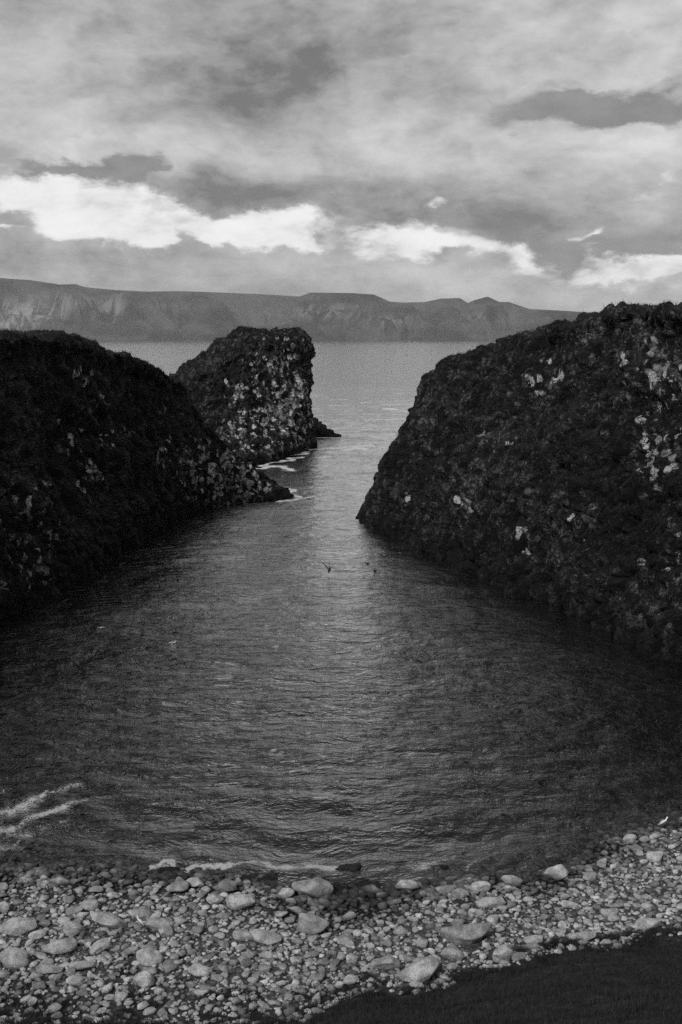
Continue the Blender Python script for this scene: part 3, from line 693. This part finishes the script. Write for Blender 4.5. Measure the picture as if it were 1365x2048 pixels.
# turf on the cliff tops
def turf(QQ, n, zmin, thr, flip=1):
    q, nn, nu_, nv_ = QQ; g3 = q.reshape(nv_, nu_, 3)
    du = np.gradient(g3, axis=1); dv = np.gradient(g3, axis=0); cr_ = np.cross(du, dv); A = np.linalg.norm(cr_, axis=2); nz_ = np.abs(cr_[..., 2])/np.maximum(A, 1e-9)
    y_ = g3[..., 1]; w = A*(g3[..., 2] > zmin)*np.clip((nz_-thr)*3, 0, 1)*(y_ > 35)*(y_ < 150)
    w = w.ravel(); w = w/w.sum(); idx = RNG.choice(len(w), n, p=w)
    return q[idx]+RNG.normal(0, .08, (n, 3))*np.array([1, 1, .2])
bs = np.vstack([turf(RQ, 90000, 3.0, .5), turf(LQ, 70000, 3.0, .5), turf(SQ, 26000, 9.0, .6)])
v, f, tn = blades(bs-np.array([0, 0, .05]), RNG.uniform(.12, .34, len(bs)), .8, .014)
tag(mesh('clifftop_grass', v, f, M['turf'], attrs={'tone': tn}, smooth=False), 'rough dark grass on the tops and ledges of the cliffs', 'grass', None, 'stuff')

# ------------------------------------------------------------------ birds
def bird_mesh(name, L, loc, heading, spread, mats, label, group=None, pitch=0, cat_='bird'):
    """one continuous body: beak, head, neck, trunk, tail; wings either folded on the back or raised"""
    prof = [(.50, .004, .0), (.45, .018, .0), (.42, .045, .01), (.36, .062, .015), (.30, .055, .0), (.24, .065, -.02), (.14, .105, -.05), (0, .125, -.06), (-.14, .11, -.05), (-.26, .07, -.03), (-.36, .035, -.015), (-.5, .05, -.01)]
    V, Fc, mi = [], [], []; n = 12
    for i, (xx, r_, zz) in enumerate(prof):
        head_up = .13 if spread == 0 else .02
        zc_ = zz+head_up*max(0, min(1, (xx-.2)/.14))
        flat = .25 if xx < -.3 else 1
        for j in range(n):
            a = 2*math.pi*j/n; V.append((xx, r_*math.cos(a), zc_+r_*math.sin(a)*flat*.9))
    for i in range(len(prof)-1):
        for j in range(n):
            Fc.append((i*n+j, i*n+(j+1) % n, (i+1)*n+(j+1) % n, (i+1)*n+j)); mi.append(2 if i == 0 else 0 if i < 5 else (0 if spread else 0))
    Fc.append(tuple(range(n))[::-1]); mi.append(2); Fc.append(tuple(range((len(prof)-1)*n, len(prof)*n))); mi.append(0)
    for s in (-1, 1):
        b0 = len(V)
        if spread == 0:
            st = [((.16, .09, .0), .05), ((.05, .125, .02), .07), ((-.15, .115, .03), .06), ((-.35, .06, .02), .03), ((-.55, .02, .01), .008)]
            for (c, w) in st:
                for (dy, dz) in ((0, w), (.022, w*.2), (.01, -w), (-.02, -w*.6), (-.025, w*.7)): V.append((c[0], s*(c[1]+dy), c[2]+dz))
            m_ = 5
        else:
            st = [((.10, .06, .0), .20), ((.13, .25, .13*spread), .19), ((.12, .45, .32*spread), .16), ((.02, .68, .50*spread), .10), ((-.12, .90, .62*spread), .03)]
            for (c, w) in st:
                for (dx, dz) in ((0, .0), (-w*.4, .03), (-w, .0), (-w*.5, -.012)): V.append((c[0]+dx, s*c[1]*(.62 if spread > 1 else 1), c[2]+dz))
            m_ = 4
        for i in range(len(st)-1):
            for j in range(m_):
                q_ = (b0+i*m_+j, b0+i*m_+(j+1) % m_, b0+(i+1)*m_+(j+1) % m_, b0+(i+1)*m_+j); Fc.append(q_ if s > 0 else q_[::-1]); mi.append(1)
        Fc.append(tuple(range(b0, b0+m_))); mi.append(1); Fc.append(tuple(range(b0+4*m_, b0+5*m_))); mi.append(1)
    V = np.array(V)*L; V = V@roty(R(pitch)).T@rotz(R(heading)).T
    o = mesh(name, V+np.array(loc), Fc, mats, loc=loc); o.data.polygons.foreach_set('material_index', mi)
    tag(o, label, cat_, group); return o
dk = [M['dark_f'], M['dark_f'], M['beak']]; wt = [M['white_f'], M['grey_f'], M['beak']]
p = G(659, 1150); bird_mesh('seabird', .78, (p[0], p[1]-.3, .42), 82, 1.2, dk, 'dark seabird with both wings raised, landing on the water in mid channel', pitch=-22)
p = G(736, 1129); bird_mesh('seabird', .40, (p[0], p[1], .07), 10, 0, dk, 'dark seabird floating by the right cliff, farther of the two there', 'dark seabirds floating by the right cliff')
p = G(750, 1143); bird_mesh('seabird', .40, (p[0], p[1], .07), 160, 0, dk, 'dark seabird floating by the right cliff, nearer of the two there', 'dark seabirds floating by the right cliff')
p = G(346, 1288); bird_mesh('gull', .42, (p[0], p[1], .07), 15, 0, wt, 'white gull floating alone on the left side of the inlet')
p = G(143, 1143); bird_mesh('gull', .55, (p[0]+.1, p[1]-1.5, 1.0), -35, .5, [M['white_f']]*2+[M['beak']], 'white gull flying low with wings out in front of the left cliff', pitch=10)
p = G(133, 1156); bird_mesh('gull', .40, (p[0], p[1]-.8, .10), 20, 0, wt, 'small white gull on the water just below the flying gull')
p = G(203, 1258); bird_mesh('gull', .40, (p[0], p[1], .07), 200, 0, [M['grey_f'], M['grey_f'], M['beak']], 'greyish gull floating in the dark water below the left cliff')
p = on_ground(1327, 1660); r0 = .16
bird_mesh('gull', .42, (p[0], p[1], p[2]+.28), 25, 0, wt, 'white gull perched on a stone at the far right of the water line', pitch=-18)
p = on_ground(281, 1858)
bird_mesh('gull', .30, (p[0], p[1], p[2]+.22), 140, 0, wt, 'small white gull standing among the stones in the left of the beach', pitch=-20)

# ------------------------------------------------------------------ air
v = np.array([[x, y, z] for z in (-7, 900) for x, y in ((-30000, -400), (30000, -400), (30000, 25000), (-30000, 25000))], float)
f = [(0, 3, 2, 1), (4, 5, 6, 7), (0, 1, 5, 4), (1, 2, 6, 5), (2, 3, 7, 6), (3, 0, 4, 7)]
hm = bpy.data.materials.new('haze'); hm.use_nodes = True; hm.node_tree.nodes.clear(); ht = NT(hm.node_tree)
pv = ht.new('ShaderNodeVolumePrincipled'); ho = ht.new('ShaderNodeOutputMaterial'); ht.l.new(pv.outputs[0], ho.inputs['Volume'])
pv.inputs['Color'].default_value = (.9, .9, .9, 1); pv.inputs['Density'].default_value = 2.3e-5; pv.inputs['Anisotropy'].default_value = .2
tag(mesh('haze', v, f, hm, smooth=False), kind='stuff')

# ------------------------------------------------------------------ sky
W = bpy.data.worlds.new('World'); S.world = W; W.use_nodes = True; W.node_tree.nodes.clear(); t = NT(W.node_tree)
SUN_EL, SUN_AZ = R(42), R(-142)          # high, behind and to the left
sky = t.new('ShaderNodeTexSky'); sky.sky_type = 'NISHITA'; sky.sun_disc = False; sky.sun_elevation = SUN_EL; sky.sun_rotation = SUN_AZ
sky.dust_density = 2.0
bw = t.new('ShaderNodeRGBToBW'); t.l.new(sky.outputs[0], bw.inputs[0])
d = t.new('ShaderNodeTexCoord').outputs['Generated']; dx, dy, dz = t.xyz(d)
az = t.m('ARCTAN2', dx, dy); el = t.m('ARCSINE', t.m('MAXIMUM', t.m('MINIMUM', dz, 1.0), -1.0))
pa = t.comb(az, el, 0)
# clouds lie in a flat layer, so they flatten towards the horizon
lay = t.m('MAXIMUM', dz, 0); inv = t.m('DIVIDE', 1.0, t.m('ADD', lay, .16))
plane = t.comb(t.m('MULTIPLY', dx, inv), t.m('MULTIPLY', dy, inv), 0)
wn = t.noise(t.scl(plane, 1, .8, 1), 2.2, 5, .55).outputs['Color']
wn2 = t.noise(t.scl(pa, 1, 2.0, 1), 9, 7, .62).outputs['Color']
off_ = t.v('SCALE', t.v('SUBTRACT', wn2, (.5, .5, .5)), scale=.13)
pw_ = t.v('ADD', pa, t.scl(off_, 1, .6, 0))
def AE(px, py):
    r = ray(px, py); r = r/np.linalg.norm(r); return math.atan2(r[0], r[1]), math.asin(r[2])
def blob(px, py, rx, ry, rot, amp, vec=None):
    a, e_ = AE(px, py); mp = t.new('ShaderNodeMapping', vector_type='TEXTURE'); t.put(mp.inputs[0], vec or pw_)
    mp.inputs[1].default_value = (a, e_, 0); mp.inputs[2].default_value = (0, 0, -R(rot)); mp.inputs[3].default_value = (rx/F, ry/F, 1)
    gnode = t.new('ShaderNodeTexGradient', gradient_type='SPHERICAL'); t.l.new(mp.outputs[0], gnode.inputs[0])
    return t.m('MULTIPLY', gnode.outputs[1], amp)
def total(L, start=0.0):
    s_ = start
    for q_ in L: s_ = t.m('ADD', blob(*q_), s_)
    return s_
fb = t.noise(t.scl(plane, 1, .7, 1), 1.6, 8, .55, .25).outputs[0]
fd = t.noise(t.scl(pa, 1, 2.1, 1), 16, 7, .6, .2).outputs[0]
# soft light and dark masses of the cloud deck (rot: degrees, clockwise on the picture)
soft = total([
  (640, 140, 420, 150, 8, -.22), (480, 140, 90, 50, 0, -.25), (560, 50, 90, 40, 0, -.15), (760, 60, 300, 90, 15, -.12), (300, 60, 330, 90, 12, -.05), (40, 60, 120, 70, 30, -.10), (60, 150, 220, 110, 30, .20), (1200, 40, 420, 90, 12, .30), (1130, 130, 330, 70, 10, .12),
  (980, 270, 430, 80, -4, .26), (1300, 280, 260, 80, -8, .26), (560, 290, 360, 80, 0, .10), (420, 300, 260, 50, 4, .18), (480, 390, 260, 50, 8, -.26), (110, 285, 220, 40, -4, .22), (330, 330, 90, 50, 0, .14), (640, 400, 300, 60, 8, -.18), (90, 240, 300, 70, 8, .10), (900, 400, 420, 90, 4, -.16), (1080, 460, 260, 80, 10, -.20), (1320, 400, 130, 60, -15, .22),
  (60, 440, 190, 80, 20, -.02), (150, 530, 420, 45, 2, -.20), (60, 560, 300, 30, 3, -.06), (600, 545, 380, 40, 0, .10), (1000, 585, 420, 40, 4, .14), (1250, 520, 200, 60, 0, -.05)])
bil = t.noise(t.v('ADD', t.scl(pa, 1, 1.9, 1), (3.1, 1.7, 0)), 5.5, 9, .58, .5).outputs[0]
soft = t.m('ADD', soft, t.m('MULTIPLY', t.m('SUBTRACT', bil, .5), 1.15))
soft = t.m('ADD', soft, t.m('MULTIPLY', t.m('SUBTRACT', fb, .5), .35)); soft = t.m('ADD', soft, t.m('MULTIPLY', t.m('SUBTRACT', fd, .5), .95)); fe = t.noise(t.scl(pw_, 1, 1.8, 1), 42, 6, .6, .3).outputs[0]; soft = t.m('ADD', soft, t.m('MULTIPLY', t.m('SUBTRACT', fe, .5), .30)); soft = t.m('ADD', soft, t.ramp(el, .75, 1.2, 0, .25))
tone = t.ramp(soft, -.42, .55, .09, .46, False)
# crisp dark cloud lenses
dk_ = total([(1120, 212, 190, 48, 2, 1.0), (1250, 200, 190, 42, -3, .9), (200, 335, 150, 58, -8, 1.4), (275, 318, 95, 44, -14, 1.0), (150, 355, 70, 30, 0, .8), (1340, 215, 90, 40, 0, .6), (90, 335, 110, 36, 0, .7), (1090, 490, 170, 60, 10, .8), (1270, 500, 130, 55, 0, .7), (1000, 455, 170, 30, 8, .7), (860, 505, 60, 26, 10, .5), (1110, 520, 80, 40, 10, .8), (700, 480, 60, 40, 30, .4)])
dk_ = t.ramp(t.m('ADD', dk_, t.m('MULTIPLY', t.m('SUBTRACT', fd, .5), 1.6)), .10, .75)
tone = t.mix(t.m('MULTIPLY', dk_, .9), tone, t.mix(fd, .05, .20))
# bright breaks low in the sky
gp = total([(200, 405, 210, 60, 10, 1.25), (60, 375, 160, 40, 8, 1.2), (300, 445, 230, 52, 2, 1.45), (470, 465, 240, 46, 2, 1.45), (600, 465, 160, 44, -2, 1.2), (250, 480, 160, 24, 2, 1.0), (330, 400, 120, 36, 14, .8), (760, 490, 170, 36, 4, 1.1), (800, 460, 90, 28, 0, .8), (860, 475, 70, 24, 0, .6), (960, 500, 100, 26, 10, .7), (1050, 515, 80, 40, 10, 1.1), (1240, 545, 150, 30, -2, 1.2), (1340, 545, 110, 44, -8, 1.1), (1205, 463, 50, 12, -4, .9), (870, 405, 36, 14, 0, .7), (1200, 530, 60, 40, 0, .7), (10, 460, 60, 10, 0, .7), (960, 490, 300, 46, 4, .62), (1150, 540, 220, 34, 2, .6), (1310, 385, 90, 30, -15, .45), (140, 350, 60, 16, 0, .4)])
wisps = total([(365, 500, 24, 46, -25, 1.2), (690, 470, 60, 60, 20, 1.0), (720, 500, 90, 24, 0, .6), (445, 490, 16, 26, 0, .9), (870, 510, 60, 26, 15, 1.0), (1000, 525, 60, 30, 0, .8), (1120, 520, 90, 50, 10, 1.0), (540, 515, 30, 26, 0, .7), (950, 560, 60, 26, 30, .5), (640, 455, 40, 30, 30, .6)])
fr = t.noise(t.scl(pw_, 1, 1.7, 1), 7, 9, .62, .6).outputs[0]
gate = t.ramp(gp, .02, .30); gp = t.m('SUBTRACT', t.m('MINIMUM', gp, 1.0), wisps); gp = t.m('ADD', gp, t.m('MULTIPLY', t.m('SUBTRACT', fd, .5), 1.9)); gp = t.m('ADD', gp, t.m('MULTIPLY', t.m('SUBTRACT', fr, .5), 2.1))
gm_ = t.m('MULTIPLY', t.ramp(gp, .02, 1.05), gate)
tone = t.mix(gm_, tone, t.ramp(fd, .3, .7, .50, .60))
cover = t.mix(.93, t.m('MULTIPLY', bw.outputs[0], 1.0), t.m('MULTIPLY', tone, 10.0))
# below the horizon the world is only met by stray rays
low_ = t.ramp(el, -.02, .0); cover = t.mix(low_, 1.5, cover)
bg = t.new('ShaderNodeBackground'); t.put(bg.inputs[0], cover); bg.inputs[1].default_value = .10
wo = t.new('ShaderNodeOutputWorld'); t.l.new(bg.outputs[0], wo.inputs[0])
W.cycles.sampling_method = 'MANUAL'; W.cycles.sample_map_resolution = 512

ld = bpy.data.lights.new('sun', 'SUN'); ld.energy = 1.5; ld.angle = R(14); ld.color = (1, 1, 1)
sun = bpy.data.objects.new('sun', ld); COL.objects.link(sun)
sv = Vector((math.sin(SUN_AZ)*math.cos(SUN_EL), math.cos(SUN_AZ)*math.cos(SUN_EL), math.sin(SUN_EL)))
sun.rotation_euler = sv.to_track_quat('Z', 'Y').to_euler(); sun.location = (0, 0, 60)

S.view_settings.view_transform = 'Standard'; S.view_settings.look = 'None'; S.view_settings.exposure = .75; S.view_settings.gamma = 1
S.cycles.max_bounces = 6; S.cycles.diffuse_bounces = 2; S.cycles.glossy_bounces = 3; S.cycles.volume_bounces = 1; S.cycles.transmission_bounces = 1
S.cycles.sample_clamp_indirect = 1.0; S.cycles.caustics_reflective = False; S.cycles.use_denoising = False; S.cycles.use_adaptive_sampling = False
